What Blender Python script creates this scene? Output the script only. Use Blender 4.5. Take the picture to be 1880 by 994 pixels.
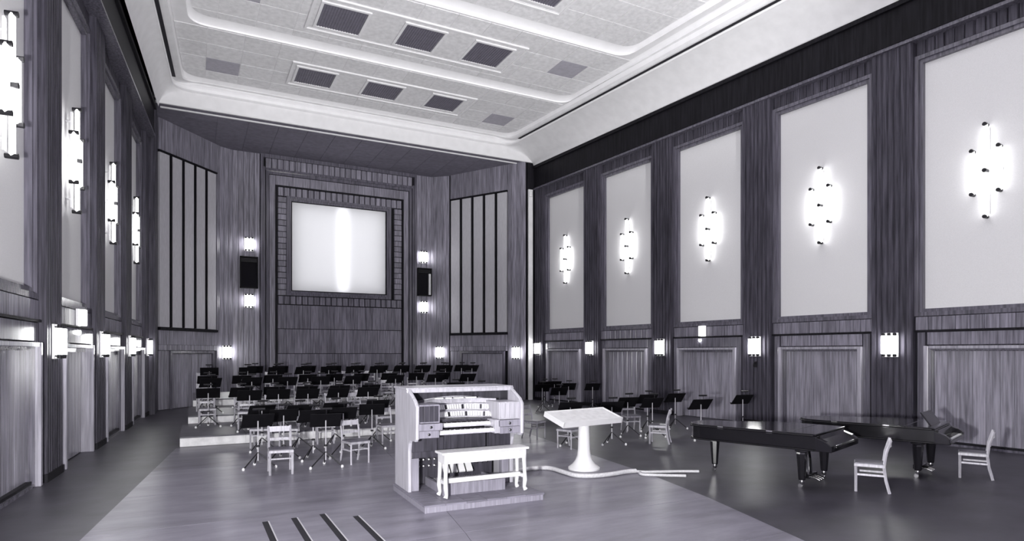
import bpy, bmesh, math, random
from mathutils import Vector, Matrix

random.seed(7)
for o in list(bpy.data.objects):
    bpy.data.objects.remove(o, do_unlink=True)
scn = bpy.context.scene
COL = scn.collection

# ------------------------------------------------------------------ camera
cam_d = bpy.data.cameras.new('camera')
cam = bpy.data.objects.new('camera', cam_d)
COL.objects.link(cam)
scn.camera = cam
cam_d.sensor_fit = 'HORIZONTAL'
cam_d.sensor_width = 36.0
cam_d.lens = 1137.9 / 1880 * 36.0
cam_d.shift_y = (648.3 - 497.0) / 1880
cam_d.clip_start = 0.05
cam.location = (0, 0, 2.2)
cam.rotation_euler = (math.pi / 2, 0, -0.4776)

# ------------------------------------------------------------------ world, light levels, exposure
world = bpy.data.worlds.new('world')
scn.world = world
world.use_nodes = True
world.node_tree.nodes['Background'].inputs[0].default_value = (0, 0, 0, 1)
world.node_tree.nodes['Background'].inputs[1].default_value = 0.0
scn.view_settings.view_transform = 'Standard'
scn.view_settings.look = 'None'
scn.view_settings.gamma = 1.0
scn.view_settings.exposure = 0.86
TUBE_RIGHT = 6.5      # luminance of the diamond lights on the right wall
TUBE_LEFT = 5.0       # and on the left wall
TUBE_SCONCE = 15.0     # small three-tube sconces
TUBE_SCONCE_LEFT = 15.0
SCREEN_POWER = 55.0    # lamps behind the translucent screen
FLASH = 3000.0         # the photographer's flood lamp, left of the camera
fl_d = bpy.data.lights.new('photographer_flood_lamp', 'POINT')
fl_d.energy = FLASH
fl_d.shadow_soft_size = .14
fl_o = bpy.data.objects.new('photographer_flood_lamp', fl_d)
COL.objects.link(fl_o)
fl_o.location = (-1.1, .6, 1.95)
cf_d = bpy.data.lights.new('added_ceiling_fill', 'SPOT')  # unseen spot behind the camera, added to brighten the ceiling
cf_d.energy = 7500.0
cf_d.shadow_soft_size = .3
cf_d.spot_size = math.radians(56)
cf_d.spot_blend = .6
cf_o = bpy.data.objects.new('added_ceiling_fill', cf_d)
COL.objects.link(cf_o)
cf_o.location = (7.5, -2.6, 2.6)
cf_o.rotation_euler = (math.pi / 2 + .56, 0, -.04)


# ------------------------------------------------------------------ materials
def tint(v):
    """a grey of linear value v with the cool violet cast of the print"""
    k = max(0.0, min(1.0, 1 - v * 1.5))
    return (v * (.995 - .03 * k), v * (.985 - .09 * k), v * (1.0 + .18 * k), 1)


def base_mat(name, v, rough=.5, spec=.5, metal=0.0):
    m = bpy.data.materials.new(name)
    m.use_nodes = True
    nt = m.node_tree
    b = nt.nodes['Principled BSDF']
    b.inputs['Base Color'].default_value = tint(v)
    b.inputs['Roughness'].default_value = rough
    b.inputs['Specular IOR Level'].default_value = spec
    b.inputs['Metallic'].default_value = metal
    return m, nt, b


def noisy(name, v, rough=.5, spec=.5, scale=(8, 8, 8), lo=.8, hi=1.2, rand=.0, metal=0.0, bump=0.0, detail=4, world_co=False, nrough=.5):
    m, nt, b = base_mat(name, v, rough, spec, metal)
    N = nt.nodes.new
    L = nt.links.new
    tc = N('ShaderNodeTexCoord')
    oi = N('ShaderNodeObjectInfo')
    mp = N('ShaderNodeMapping')
    mp.inputs['Scale'].default_value = scale
    if world_co:
        g = N('ShaderNodeNewGeometry')
        L(g.outputs['Position'], mp.inputs['Vector'])
    else:
        mul = N('ShaderNodeMath'); mul.operation = 'MULTIPLY'; mul.inputs[1].default_value = 37.0
        L(oi.outputs['Random'], mul.inputs[0])
        add = N('ShaderNodeVectorMath'); add.operation = 'ADD'
        L(tc.outputs['Object'], add.inputs[0]); L(mul.outputs[0], add.inputs[1])
        L(add.outputs[0], mp.inputs['Vector'])
    nz = N('ShaderNodeTexNoise')
    nz.inputs['Scale'].default_value = 1.0
    nz.inputs['Detail'].default_value = detail
    nz.inputs['Roughness'].default_value = nrough
    L(mp.outputs[0], nz.inputs['Vector'])
    mr = N('ShaderNodeMapRange')
    mr.inputs['From Min'].default_value = .3; mr.inputs['From Max'].default_value = .7
    mr.inputs['To Min'].default_value = lo; mr.inputs['To Max'].default_value = hi
    L(nz.outputs['Fac'], mr.inputs['Value'])
    last = mr.outputs[0]
    if rand:
        r2 = N('ShaderNodeMapRange')
        r2.inputs['To Min'].default_value = 1 - rand; r2.inputs['To Max'].default_value = 1 + rand
        L(oi.outputs['Random'], r2.inputs['Value'])
        mm = N('ShaderNodeMath'); mm.operation = 'MULTIPLY'
        L(last, mm.inputs[0]); L(r2.outputs[0], mm.inputs[1])
        last = mm.outputs[0]
    vm = N('ShaderNodeVectorMath'); vm.operation = 'SCALE'
    vm.inputs[0].default_value = tint(v)[:3]
    L(last, vm.inputs['Scale'])
    L(vm.outputs[0], b.inputs['Base Color'])
    if bump:
        bp = N('ShaderNodeBump')
        bp.inputs['Strength'].default_value = bump
        bp.inputs['Distance'].default_value = .01
        L(nz.outputs['Fac'], bp.inputs['Height'])
        L(bp.outputs[0], b.inputs['Normal'])
    return m


def emitter(name, strength):
    m = bpy.data.materials.new(name)
    m.use_nodes = True
    nt = m.node_tree
    nt.nodes.remove(nt.nodes['Principled BSDF'])
    e = nt.nodes.new('ShaderNodeEmission')
    e.inputs[0].default_value = (1, 1, 1, 1)
    e.inputs[1].default_value = strength
    nt.links.new(e.outputs[0], nt.nodes['Material Output'].inputs[0])
    return m


GRAIN = (22, 22, 1.1)
M = {}
M['wood_dark'] = noisy('dark_wood', .012, .5, .12, GRAIN, .55, 1.5, .12)  # darkest of the woods, for beams, bases, battens and apse backing
M['wood_pilaster'] = noisy('pilaster_wood', .065, .5, .12, GRAIN, .5, 1.5, .15)
M['wood_board'] = noisy('veneer_board', .18, .25, .35, GRAIN, .55, 1.45, .18)
M['wood_light'] = noisy('light_veneer', .27, .2, .45, GRAIN, .6, 1.4, .14)
M['wood_apse'] = noisy('apse_veneer', .23, .35, .4, GRAIN, .55, 1.45, .16)
M['wood_frame'] = noisy('frame_wood', .12, .2, .45, GRAIN, .6, 1.4, .05)
M['stile_wood'] = noisy('pale_stile_wood', .34, .25, .45, GRAIN, .7, 1.3, .05)
M['cabinet_wood'] = noisy('organ_oak', .46, .38, .5, (30, 30, 2.2), .78, 1.18, .05)
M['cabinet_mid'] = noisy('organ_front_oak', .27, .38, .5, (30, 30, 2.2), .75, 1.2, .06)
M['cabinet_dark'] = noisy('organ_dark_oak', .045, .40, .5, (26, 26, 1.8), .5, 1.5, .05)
M['chair_wood'] = noisy('chair_beech', .48, .35, .5, (30, 30, 4), .75, 1.2, .12)
M['chair_seat'] = noisy('seat_plywood', .10, .40, .5, (12, 12, 12), .8, 1.2, .1)
M['fabric'] = noisy('acoustic_fabric', .74, .9, .1, (70, 70, 260), .93, 1.06, .02, bump=.15, detail=2)
M['slat_fabric'] = noisy('slat_panel_paint', .52, .8, .2, (60, 60, 4), .88, 1.1, .03)
M['plaster'] = noisy('white_plaster', .78, .75, .2, (3, 3, 3), .95, 1.03)
M['moulding'] = noisy('brightened_moulding', .90, .4, .5, (3, 3, 3), .97, 1.02)  # whiter than the plaster: light catching the rolls is put into the paint
M['tile'] = noisy('ceiling_tile', .76, .85, .15, (7, 7, 7), .88, 1.08, .035, detail=8)
M['tile_dark'] = noisy('ceiling_access_tile', .42, .85, .15, (7, 7, 7), .9, 1.08, .02)
M['apse_tile'] = noisy('apse_ceiling_tile', .17, .8, .2, (5, 5, 5), .85, 1.12, .07)
M['grille'] = noisy('vent_metal', .16, .6, .3, (8, 8, 8), .9, 1.1)
M['floor_center'] = noisy('lino_floor', .19, .32, .30, (.8, 2.6, 1), .66, 1.34, .05, world_co=True, detail=11, nrough=.68)
M['floor_border'] = noisy('dark_floor', .048, .40, .30, (1.1, 1.4, 1), .6, 1.4, 0, world_co=True, detail=11, nrough=.68)
M['floor_stage'] = noisy('dimmed_stage_floor', .11, .34, .35, (.7, 3.2, 1), .55, 1.5, .05, world_co=True, detail=11, nrough=.68)  # darker sheets past the seam; the weaker light there is put into the colour
M['riser_face'] = noisy('riser_face_paint', .84, .6, .3, (5, 5, 5), .78, 1.1, .03)
M['riser_top'] = noisy('riser_deck', .07, .45, .4, (3, 3, 3), .75, 1.25, .05)
M['black'] = base_mat('black_metal', .012, .45, .4)[0]
M['desk_black'] = noisy('stand_desk_black', .006, .6, .2, (9, 9, 9), .8, 1.2)
M['pole'] = base_mat('pale_pole', .55, .35, .5)[0]
M['foot_white'] = base_mat('white_rubber', .80, .5, .4)[0]
M['lacquer'] = noisy('piano_lacquer', .008, .10, .6, (2, 2, 2), .9, 1.1)
M['lacquer_satin'] = noisy('piano_case_lacquer', .006, .20, .5, (2, 2, 2), .9, 1.1)
M['brass'] = base_mat('polished_brass', .75, .22, .5, 1.0)[0]
M['ivory'] = base_mat('ivory_keys', .82, .3, .5)[0]
M['ebony'] = base_mat('ebony_keys', .015, .3, .5)[0]
M['white_paint'] = noisy('white_enamel', .85, .35, .5, (4, 4, 4), .93, 1.03)
M['paper'] = noisy('desk_linen', .80, .7, .2, (9, 9, 9), .88, 1.04)
M['deck_wood'] = noisy('platform_deck_wood', .20, .5, .3, (3, 26, 26), .7, 1.25, .08)
M['bench_wood'] = noisy('bench_wood', .66, .35, .5, (30, 30, 3), .85, 1.1, .04)
M['hose'] = noisy('pale_hose', .62, .55, .3, (30, 30, 30), .85, 1.1)
M['speaker_cloth'] = noisy('speaker_cloth', .012, .9, .1, (80, 80, 80), .8, 1.2)
M['slot'] = base_mat('floor_slot_dark', .02, .6, .2)[0]
M['tube_right'] = emitter('tube_glow_right', TUBE_RIGHT)
M['tube_left'] = emitter('tube_glow_left', TUBE_LEFT)
M['tube_sconce'] = emitter('tube_glow_sconce', TUBE_SCONCE)
M['tube_sconce_left'] = emitter('tube_glow_sconce_left', TUBE_SCONCE_LEFT)
M['lamp_box'] = emitter('lamp_box_glow', 1.6)
M['lamp_bulb'] = emitter('lamp_bulb_glow', 25.0)


def screen_material():
    m = bpy.data.materials.new('translucent_screen')
    m.use_nodes = True
    nt = m.node_tree
    nt.nodes.remove(nt.nodes['Principled BSDF'])
    d = nt.nodes.new('ShaderNodeBsdfDiffuse'); d.inputs[0].default_value = (.8, .8, .82, 1)
    t = nt.nodes.new('ShaderNodeBsdfTranslucent'); t.inputs[0].default_value = (.9, .9, .92, 1)
    mx = nt.nodes.new('ShaderNodeMixShader'); mx.inputs[0].default_value = .55
    nt.links.new(d.outputs[0], mx.inputs[1]); nt.links.new(t.outputs[0], mx.inputs[2])
    nt.links.new(mx.outputs[0], nt.nodes['Material Output'].inputs[0])
    return m


M['screen'] = screen_material()


# ------------------------------------------------------------------ mesh building helpers
class MB:
    def __init__(self):
        self.v = []; self.f = []

    def add(self, vs, fs):
        n = len(self.v)
        self.v += [tuple(p) for p in vs]
        self.f += [tuple(i + n for i in f) for f in fs]
        return self

    def box(self, x0, x1, y0, y1, z0, z1, mat=None):
        if x0 > x1: x0, x1 = x1, x0
        if y0 > y1: y0, y1 = y1, y0
        if z0 > z1: z0, z1 = z1, z0
        vs = [Vector(p) for p in ((x0, y0, z0), (x1, y0, z0), (x1, y1, z0), (x0, y1, z0), (x0, y0, z1), (x1, y0, z1), (x1, y1, z1), (x0, y1, z1))]
        if mat is not None: vs = [mat @ p for p in vs]
        return self.add(vs, [(0, 3, 2, 1), (4, 5, 6, 7), (0, 1, 5, 4), (1, 2, 6, 5), (2, 3, 7, 6), (3, 0, 4, 7)])

    def tube(self, p0, p1, r0, r1=None, n=10, caps=True):
        if r1 is None: r1 = r0
        p0 = Vector(p0); p1 = Vector(p1)
        d = (p1 - p0).normalized()
        a = d.orthogonal().normalized(); b = d.cross(a)
        vs = []
        for p, r in ((p0, r0), (p1, r1)):
            for i in range(n):
                t = 2 * math.pi * i / n
                vs.append(p + a * (r * math.cos(t)) + b * (r * math.sin(t)))
        fs = [(i, (i + 1) % n, n + (i + 1) % n, n + i) for i in range(n)]
        if caps: fs += [tuple(reversed(range(n))), tuple(range(n, 2 * n))]
        return self.add(vs, fs)

    def lathe(self, prof, n=20, o=(0, 0, 0)):
        vs = []
        for r, z in prof:
            for i in range(n):
                t = 2 * math.pi * i / n
                vs.append((o[0] + r * math.cos(t), o[1] + r * math.sin(t), o[2] + z))
        fs = []
        for k in range(len(prof) - 1):
            for i in range(n):
                j = (i + 1) % n
                fs.append((k * n + i, k * n + j, (k + 1) * n + j, (k + 1) * n + i))
        fs += [tuple(reversed(range(n))), tuple(range((len(prof) - 1) * n, len(prof) * n))]
        return self.add(vs, fs)

    def sweep(self, pts, r, n=8, ry=None):
        """a tube (or a flat bar when ry is given) along a list of points"""
        pts = [Vector(p) for p in pts]
        vs = []; m = len(pts)
        prev = None
        for k, p in enumerate(pts):
            d = (pts[min(k + 1, m - 1)] - pts[max(k - 1, 0)]).normalized()
            a = d.orthogonal().normalized() if prev is None else (prev - d * prev.dot(d)).normalized()
            prev = a; b = d.cross(a)
            rr = r[k] if isinstance(r, (list, tuple)) else r
            for i in range(n):
                t = 2 * math.pi * (i + .5) / n
                vs.append(p + a * (rr * math.cos(t)) + b * ((ry or rr) * math.sin(t)))
        fs = []
        for k in range(m - 1):
            for i in range(n):
                j = (i + 1) % n
                fs.append((k * n + i, k * n + j, (k + 1) * n + j, (k + 1) * n + i))
        fs += [tuple(reversed(range(n))), tuple(range((m - 1) * n, m * n))]
        return self.add(vs, fs)

    def prism(self, poly, h0, h1, axis='z'):
        """extrude a polygon; axis z: poly is (x,y); axis x: poly is (y,z)"""
        n = len(poly)
        if axis == 'z': vs = [(x, y, h0) for x, y in poly] + [(x, y, h1) for x, y in poly]
        elif axis == 'x': vs = [(h0, y, z) for y, z in poly] + [(h1, y, z) for y, z in poly]
        else: vs = [(x, h0, z) for x, z in poly] + [(x, h1, z) for x, z in poly]
        fs = [(i, (i + 1) % n, n + (i + 1) % n, n + i) for i in range(n)] + [tuple(reversed(range(n))), tuple(range(n, 2 * n))]
        return self.add(vs, fs)

    def mesh(self, name, mat, smooth=False):
        me = bpy.data.meshes.new(name)
        me.from_pydata(self.v, [], self.f)
        bm = bmesh.new(); bm.from_mesh(me)
        bmesh.ops.recalc_face_normals(bm, faces=bm.faces)
        bm.to_mesh(me); bm.free()
        if mat is not None: me.materials.append(mat)
        if smooth:
            for p in me.polygons: p.use_smooth = True
            try: me.set_sharp_from_angle(angle=math.radians(40))
            except Exception: pass
        return me

    def build(self, name, mat, parent=None, loc=None, smooth=False, bevel=0.0):
        o = link(name, self.mesh(name, mat, smooth), parent, loc)
        if bevel:
            md = o.modifiers.new('bevel', 'BEVEL'); md.width = bevel; md.segments = 2; md.limit_method = 'ANGLE'
        return o


def link(name, me, parent=None, loc=None, rz=0.0):
    o = bpy.data.objects.new(name, me)
    COL.objects.link(o)
    if parent is not None: o.parent = parent
    if loc is not None: o.location = loc
    if rz: o.rotation_euler = (0, 0, rz)
    return o


def tag(o, label=None, cat=None, group=None, kind=None):
    if label: o['label'] = label
    if cat: o['category'] = cat
    if group: o['group'] = group
    if kind: o['kind'] = kind
    return o


def thing(name, label, cat, loc=(0, 0, 0), rz=0.0, group=None):
    o = link(name, None, None, loc, rz)
    o.empty_display_size = .2
    return tag(o, label, cat, group)


def kids(o):
    return [c for c in bpy.data.objects if c.parent == o]


def copy_tree(root, loc, rz, label, tree=None):
    """copy a thing with its parts and sub-parts"""
    tree = tree or [(c, kids(c)) for c in kids(root)]
    r = root.copy(); COL.objects.link(r)
    r.location = loc; r.rotation_euler = (0, 0, rz); r['label'] = label
    for ch, gr in tree:
        c = ch.copy(); COL.objects.link(c); c.parent = r
        for g in gr:
            d = g.copy(); COL.objects.link(d); d.parent = c
    return r


BOARDS = {}


def board_mesh(sx, sy, sz, ch, mat, name='plank'):
    """a board sx wide, sy thick (its face at -y side), sz high with chamfered face edges, origin at centre of its back"""
    key = (round(sx, 3), round(sy, 3), round(sz, 3), ch, mat.name)
    if key not in BOARDS:
        mb = MB()
        poly = [(-sx / 2, 0), (sx / 2, 0), (sx / 2, sy - ch), (sx / 2 - ch, sy), (-sx / 2 + ch, sy), (-sx / 2, sy - ch)]
        mb.prism(poly, 0, sz)
        BOARDS[key] = mb.mesh(name, mat)
    return BOARDS[key]


ORD = ['first', 'second', 'third', 'fourth', 'fifth', 'sixth', 'seventh', 'eighth', 'ninth', 'tenth', 'eleventh', 'twelfth', 'thirteenth', 'fourteenth']


# ------------------------------------------------------------------ walls with a local frame: u along, off into the room, z up
class Wall:
    def __init__(self, name, a, b, z1, back=.18, mat='wood_pilaster', flip=False, z0=0.0):
        """plane from plan point a to b; room side is on the left of a->b, or right if flip"""
        a = Vector(a); b = Vector(b)
        self.len = (b - a).length
        self.ang = math.atan2(b.y - a.y, b.x - a.x)
        self.sg = -1 if flip else 1
        self.a = a
        mb = MB().box(0, self.len, 0, -self.sg * back, z0, z1)
        self.o = mb.build(name, M[mat])
        self.o.location = (a.x, a.y, 0)
        self.o.rotation_euler = (0, 0, self.ang)
        tag(self.o, kind='structure')

    def box(self, mb, u0, u1, f0, f1, z0, z1):
        mb.box(u0, u1, self.sg * f0, self.sg * f1, z0, z1)
        return mb

    def part(self, name, mat, boxes, parent=None, bevel=0.0, kind=None):
        mb = MB()
        for b in boxes: self.box(mb, *b)
        o = mb.build(name, M[mat], parent or self.o, bevel=bevel)
        if kind: o['kind'] = kind
        return o

    def planks(self, u0, u1, z0, z1, n, f0, f1, mat, gap=.008, name='plank', ch=.008, parent=None):
        w = (u1 - u0) / n
        me = board_mesh(w - gap, f1 - f0, z1 - z0, ch, M[mat], name)
        for i in range(n):
            o = link(name, me, parent or self.o, (u0 + w * (i + .5), self.sg * f0, z0), 0 if self.sg > 0 else math.pi)

    def frame(self, name, mat, u0, u1, z0, z1, w, f0, f1, steps=True):
        bx = [(u0, u0 + w, f0, f1, z0, z1), (u1 - w, u1, f0, f1, z0, z1), (u0 + w, u1 - w, f0, f1, z1 - w, z1), (u0 + w, u1 - w, f0, f1, z0, z0 + w)]
        if steps:
            i = w * .55; f = f0 + (f1 - f0) * 1.35
            bx += [(u0 - .03, u0 + w - i, f0, f, z0 - .03, z1 + .03), (u1 - w + i, u1 + .03, f0, f, z0 - .03, z1 + .03),
                   (u0 + w - i, u1 - w + i, f0, f, z1 - w + i, z1 + .03), (u0 + w - i, u1 - w + i, f0, f, z0 - .03, z0 + w - i)]
        return self.part(name, mat, bx)

    def world(self, u, off, z):
        p = Vector((u, self.sg * off, z))
        return Matrix.Translation((self.a.x, self.a.y, 0)) @ Matrix.Rotation(self.ang, 4, 'Z') @ p


T = 25.45            # plan depth of the proscenium
T_BACK = -4.0
KR, KL = .086, .067
SR = lambda t: 14.65 + KR * (T - t)       # right wall, fabric plane
SL = lambda t: -1.64 - KL * (T - t)       # left wall, fabric plane
PITCH = 3.93
BAY = [23.3 - PITCH * k for k in range(7)]

wr = Wall('wall_right', (SR(T), T), (SR(T_BACK), T_BACK), 11.3, flip=True)
wl = Wall('wall_left', (SL(T), T), (SL(T_BACK), T_BACK), 11.3)
CS = {wr: math.hypot(1, KR), wl: math.hypot(1, KL)}


def bay(W, k, full=True, door=False):
    U = lambda t: (T - t) * CS[W]
    c = U(BAY[k])
    W.part('acoustic_panel', 'fabric', [(c - 1.32, c + 1.32, 0, .03, 3.26, 9.36)])
    W.frame('panel_frame', 'wood_frame', c - 1.45, c + 1.45, 3.13, 9.48, .15, 0, .14)
    if not full: 
        W.part('dado_panel', 'wood_board', [(c - 1.46, c + 1.46, 0, .14, 0, 3.1), (c - 1.46, c + 1.46, 0, .14, 9.52, 9.86)])
        return
    W.planks(c - 1.45, c + 1.45, 9.53, 9.86, 14, 0, .16, 'wood_pilaster', gap=.014, ch=.02)
    W.planks(c - 1.45, c + 1.45, 2.76, 3.08, 10, 0, .20, 'wood_board', gap=.008)
    W.part('dado_cap', 'wood_dark', [(c - 1.46, c + 1.46, 0, .235, 2.715, 2.755)])
    # dado: a recessed leaf of boards in a moulded surround
    if door:
        D = W.part('door_1' if W is wr else 'door_2', 'wood_frame',
                   [(c - 1.40, c - 1.22, 0, .25, 0, 2.70), (c + 1.22, c + 1.40, 0, .25, 0, 2.70), (c - 1.22, c + 1.22, 0, .25, 2.40, 2.70),
                    (c - 1.12, c + 1.12, 0, .15, 2.22, 2.30), (c - 1.18, c + 1.18, 0, .02, 0, 2.4)])
        D['kind'] = 'structure'
        door_o = D
        w2 = 1.08
        me = board_mesh(.27 - .006, .06, 2.2, .006, M['wood_light'])
        for i in range(8):
            link('plank', me, D, (c - w2 + .27 * (i + .5), W.sg * .02, .02), 0 if W.sg > 0 else math.pi)
    else:
        W.part('dado_surround', 'wood_frame', [(c - 1.40, c - 1.23, 0, .20, .0, 2.70), (c + 1.23, c + 1.40, 0, .20, .0, 2.70)])
        W.planks(c - 1.19, c + 1.19, 2.40, 2.70, 1, 0, .20, 'wood_board')
        W.frame('dado_moulding', 'wood_frame', c - 1.11, c + 1.11, .03, 2.29, .05, 0, .17)
        W.planks(c - 1.06, c + 1.06, .08, 2.24, 8, 0, .11, 'wood_light', gap=.004, ch=.004)
    W.part('dado_stile', 'stile_wood', [(c - 1.22, c - 1.12, 0, .31, 0, 2.37)], bevel=.012)
    W.part('dado_stile', 'stile_wood', [(c + 1.12, c + 1.22, 0, .31, 0, 2.37)], bevel=.012)
    W.part('dado_lintel', 'stile_wood', [(c - 1.12, c + 1.12, 0, .30, 2.30, 2.37)], bevel=.008)


def pilaster(W, tc, half=.5, full=True):
    U = lambda t: (T - t) * CS[W]
    c = U(tc)
    bx = [(c - half, c + half, 0, .262, 0, 9.86)]
    n = 7 if half > .4 else 4
    w = 2 * half / n
    for i in range(n):
        a = c - half + w * i
        bx += [(a + .014, a + w - .014, .262, .288, 0, 9.86), (a + .034, a + w - .034, .288, .30, 0, 9.86)]
    W.part('pilaster', 'wood_pilaster', bx)
    W.part('pilaster_base', 'wood_dark', [(c - half - .02, c + half + .02, 0, .32, 0, .14)])


for W in (wr, wl):
    for k in range(7):
        bay(W, k, full=(k < 5), door=(k == 2))
    for k in range(6):
        pilaster(W, BAY[k] - PITCH / 2)
    U = lambda t: (T - t) * CS[W]
    pilaster(W, T - .34, .33)
    pb = .35 if W is wr else .50
    n = U(T_BACK)
    W.part('frieze_beam', 'wood_dark', [(0, n, 0, pb - .03, 9.98, 10.86), (0, n, 0, pb + .05, 10.86, 10.98)])
    W.part('frieze_moulding', 'wood_frame', [(0, n, 0, pb + .02, 9.86, 9.92), (0, n, 0, pb - .06, 9.92, 9.98)])

# baseboards run along each wall below the leaves
for W, nm in ((wr, 'baseboard_right'), (wl, 'baseboard_left')):
    mb = MB()
    for k in range(7):
        c = (T - BAY[k]) * CS[W]
        if k != 2: W.box(mb, c - 1.18, c + 1.18, .112, .19, .0, .10)
    b = mb.build(nm, M['wood_dark'])
    b.location = W.o.location; b.rotation_euler = W.o.rotation_euler
    tag(b, kind='structure')

# ------------------------------------------------------------------ floor
fl = MB().add([(-5, T_BACK - .2, -.1), (20, T_BACK - .2, -.1), (20, 31, -.1), (-5, 31, -.1), (-5, T_BACK - .2, 0), (20, T_BACK - .2, 0), (20, 31, 0), (-5, 31, 0)],
              [(0, 3, 2, 1), (4, 5, 6, 7), (0, 1, 5, 4), (1, 2, 6, 5), (2, 3, 7, 6), (3, 0, 4, 7)]).build('floor', M['floor_border'])
tag(fl, kind='structure')
# the paler linoleum sheets laid in the middle of the hall
LX = lambda t: -2.16 + .114 * t
RX = lambda t: 4.98 + .285 * t if t < 8 else 7.26 + .13 * (t - 8)
ts = [-2.0, .6, 2.9, 5.2, 7.0, 8.9, 11.0, 13.2, 16.2]
for t0, t1 in zip(ts[:-1], ts[1:]):
    for h in (0, 1):
        def X(t, q): return LX(t) + (RX(t) - LX(t)) * q
        q0, q1 = (0, .52) if h == 0 else (.52, 1)
        g = .004
        poly = [(X(t0, q0) + g, t0 + g), (X(t0, q1) - g, t0 + g), (X(t1, q1) - g, t1 - g), (X(t1, q0) + g, t1 - g)]
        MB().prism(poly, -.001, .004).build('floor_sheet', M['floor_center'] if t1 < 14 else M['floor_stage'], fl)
for i, (sx, t0) in enumerate(((.85, 8.62), (1.21, 8.64), (1.58, 8.67), (1.96, 8.36))):
    o = MB().box(sx - .035, sx + .035, 5.9, t0, .002, .0075).build('floor_slot', M['slot'], fl)
    MB().box(sx + .036, sx + .052, 5.9, t0, .002, .010).build('slot_edging', M['pole'], o)

# ------------------------------------------------------------------ back of the hall behind the camera
bk = MB().box(-4.5, 18, T_BACK - .2, T_BACK, 0, 12.8).build('wall_near', M['wood_board'])
tag(bk, kind='structure')

# ------------------------------------------------------------------ ceiling: nested stepped coffers


def ring(aL, mL, aR, mR, tf, rad, zs, zf, t0=25.0, n=9):
    """a U of points: up the left side, round the far corners, back down the right side; sides at zs, far edge at zf"""
    L = lambda t: aL - mL * (t0 - t)
    R = lambda t: aR + mR * (t0 - t)
    pts = [(L(T_BACK), T_BACK, zs), (L(tf - 4), tf - 4, zs)]

    def bez(p0, p1, p2, z0, z1):
        for i in range(n):
            t = i / (n - 1)
            x = (1 - t) ** 2 * p0[0] + 2 * t * (1 - t) * p1[0] + t * t * p2[0]
            y = (1 - t) ** 2 * p0[1] + 2 * t * (1 - t) * p1[1] + t * t * p2[1]
            pts.append((x, y, z0 + (z1 - z0) * t))
    bez((L(tf - rad), tf - rad), (L(tf), tf), (L(tf) + rad, tf), zs, zf)
    bez((R(tf) - rad, tf), (R(tf), tf), (R(tf - rad), tf - rad), zf, zs)
    pts += [(R(tf - 4), tf - 4, zs), (R(T_BACK), T_BACK, zs)]
    return pts


def loft(name, mat, rings, parent=None, fill=False, smooth=True, mat2=None, bands=()):
    mb = MB(); n = len(rings[0])
    for r in rings: mb.v += r
    for k in range(len(rings) - 1):
        for i in range(n - 1):
            mb.f.append((k * n + i, k * n + i + 1, (k + 1) * n + i + 1, (k + 1) * n + i))
    if fill:
        mb.f.append(tuple((len(rings) - 1) * n + i for i in range(n)))
    me = bpy.data.meshes.new(name)
    me.from_pydata(mb.v, [], mb.f)
    me.materials.append(mat)
    if mat2:
        me.materials.append(mat2)
        for k in bands:
            for i in range(n - 1): me.polygons[k * (n - 1) + i].material_index = 1
    if smooth:
        for p in me.polygons: p.use_smooth = True
        me.set_sharp_from_angle(angle=math.radians(35))
    return link(name, me, parent)


rL, rR = .060, .090
G = lambda aL, aR, tf, rad, zs, zf: ring(aL, rL, aR, rR, tf, rad, zs, zf)
rings = [G(-1.06, 14.33, 25.45, .04, 10.98, 11.17), G(-1.05, 14.28, 25.45, .05, 11.12, 11.24), G(-.98, 14.10, 25.45, .08, 11.33, 11.38), G(-.86, 13.75, 25.45, .2, 11.55, 11.52),
         G(-.72, 13.40, 25.45, .4, 11.70, 11.62), G(-.60, 13.12, 25.45, .55, 11.76, 11.70)]
lip = [rings[-1], G(-.595, 13.11, 25.37, .56, 11.745, 11.705), G(-.58, 13.08, 25.30, .58, 11.74, 11.74), G(-.57, 13.06, 25.26, .6, 11.75, 11.82), G(-.56, 13.04, 25.28, .62, 11.77, 11.92),
       G(-.56, 13.04, 25.33, .62, 11.82, 11.98), G(-.46, 12.93, 25.33, .64, 11.84, 12.02), G(-.27, 12.88, 25.20, .60, 11.88, 12.03), G(-.27, 12.88, 25.18, .60, 11.96, 12.06),
       G(-.25, 12.87, 25.08, .60, 12.04, 12.09), G(-.24, 12.85, 24.98, .58, 12.08, 12.12), G(-.22, 12.84, 24.90, .58, 12.12, 12.13), G(-.215, 12.835, 24.88, .58, 12.1, 12.1)]
u2 = lambda d, z: ring(-.09 + d, .055, 13.25 - d, .068, 20.92 - d * 3.2, .55, z, z, 20.6)
u3 = lambda d, z: ring(.12 + d, .055, 13.16 - d, .078, 16.95 - d * 3.2, .55, z, z, 16.5)
r2 = [u2(0, 12.1), u2(.0, 12.15), u2(.03, 12.2), u2(.07, 12.235), u2(.11, 12.25)]
r3 = [u3(0, 12.25), u3(0, 12.30), u3(.03, 12.35), u3(.07, 12.385), u3(.11, 12.4)]
ceil = loft('ceiling', M['plaster'], rings + lip[1:] + r2 + r3, fill=True, mat2=M['moulding'], bands=[5, 6, 7, 8, 9, 13, 14, 15, 16, 18, 19, 20, 21, 23, 24, 25, 26])
tag(ceil, kind='structure')


for x0, x1, sl in ((-.56, -.45, rL), (12.93, 13.04, -rR)):
    a_, b_ = T_BACK, 24.5
    q = lambda x, t: (x - sl * (25 - t), t)
    MB().prism([q(x0, a_), q(x1, a_), q(x1, b_), q(x0, b_)], 11.79, 11.80).build('air_slot', M['slot'], ceil)


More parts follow.
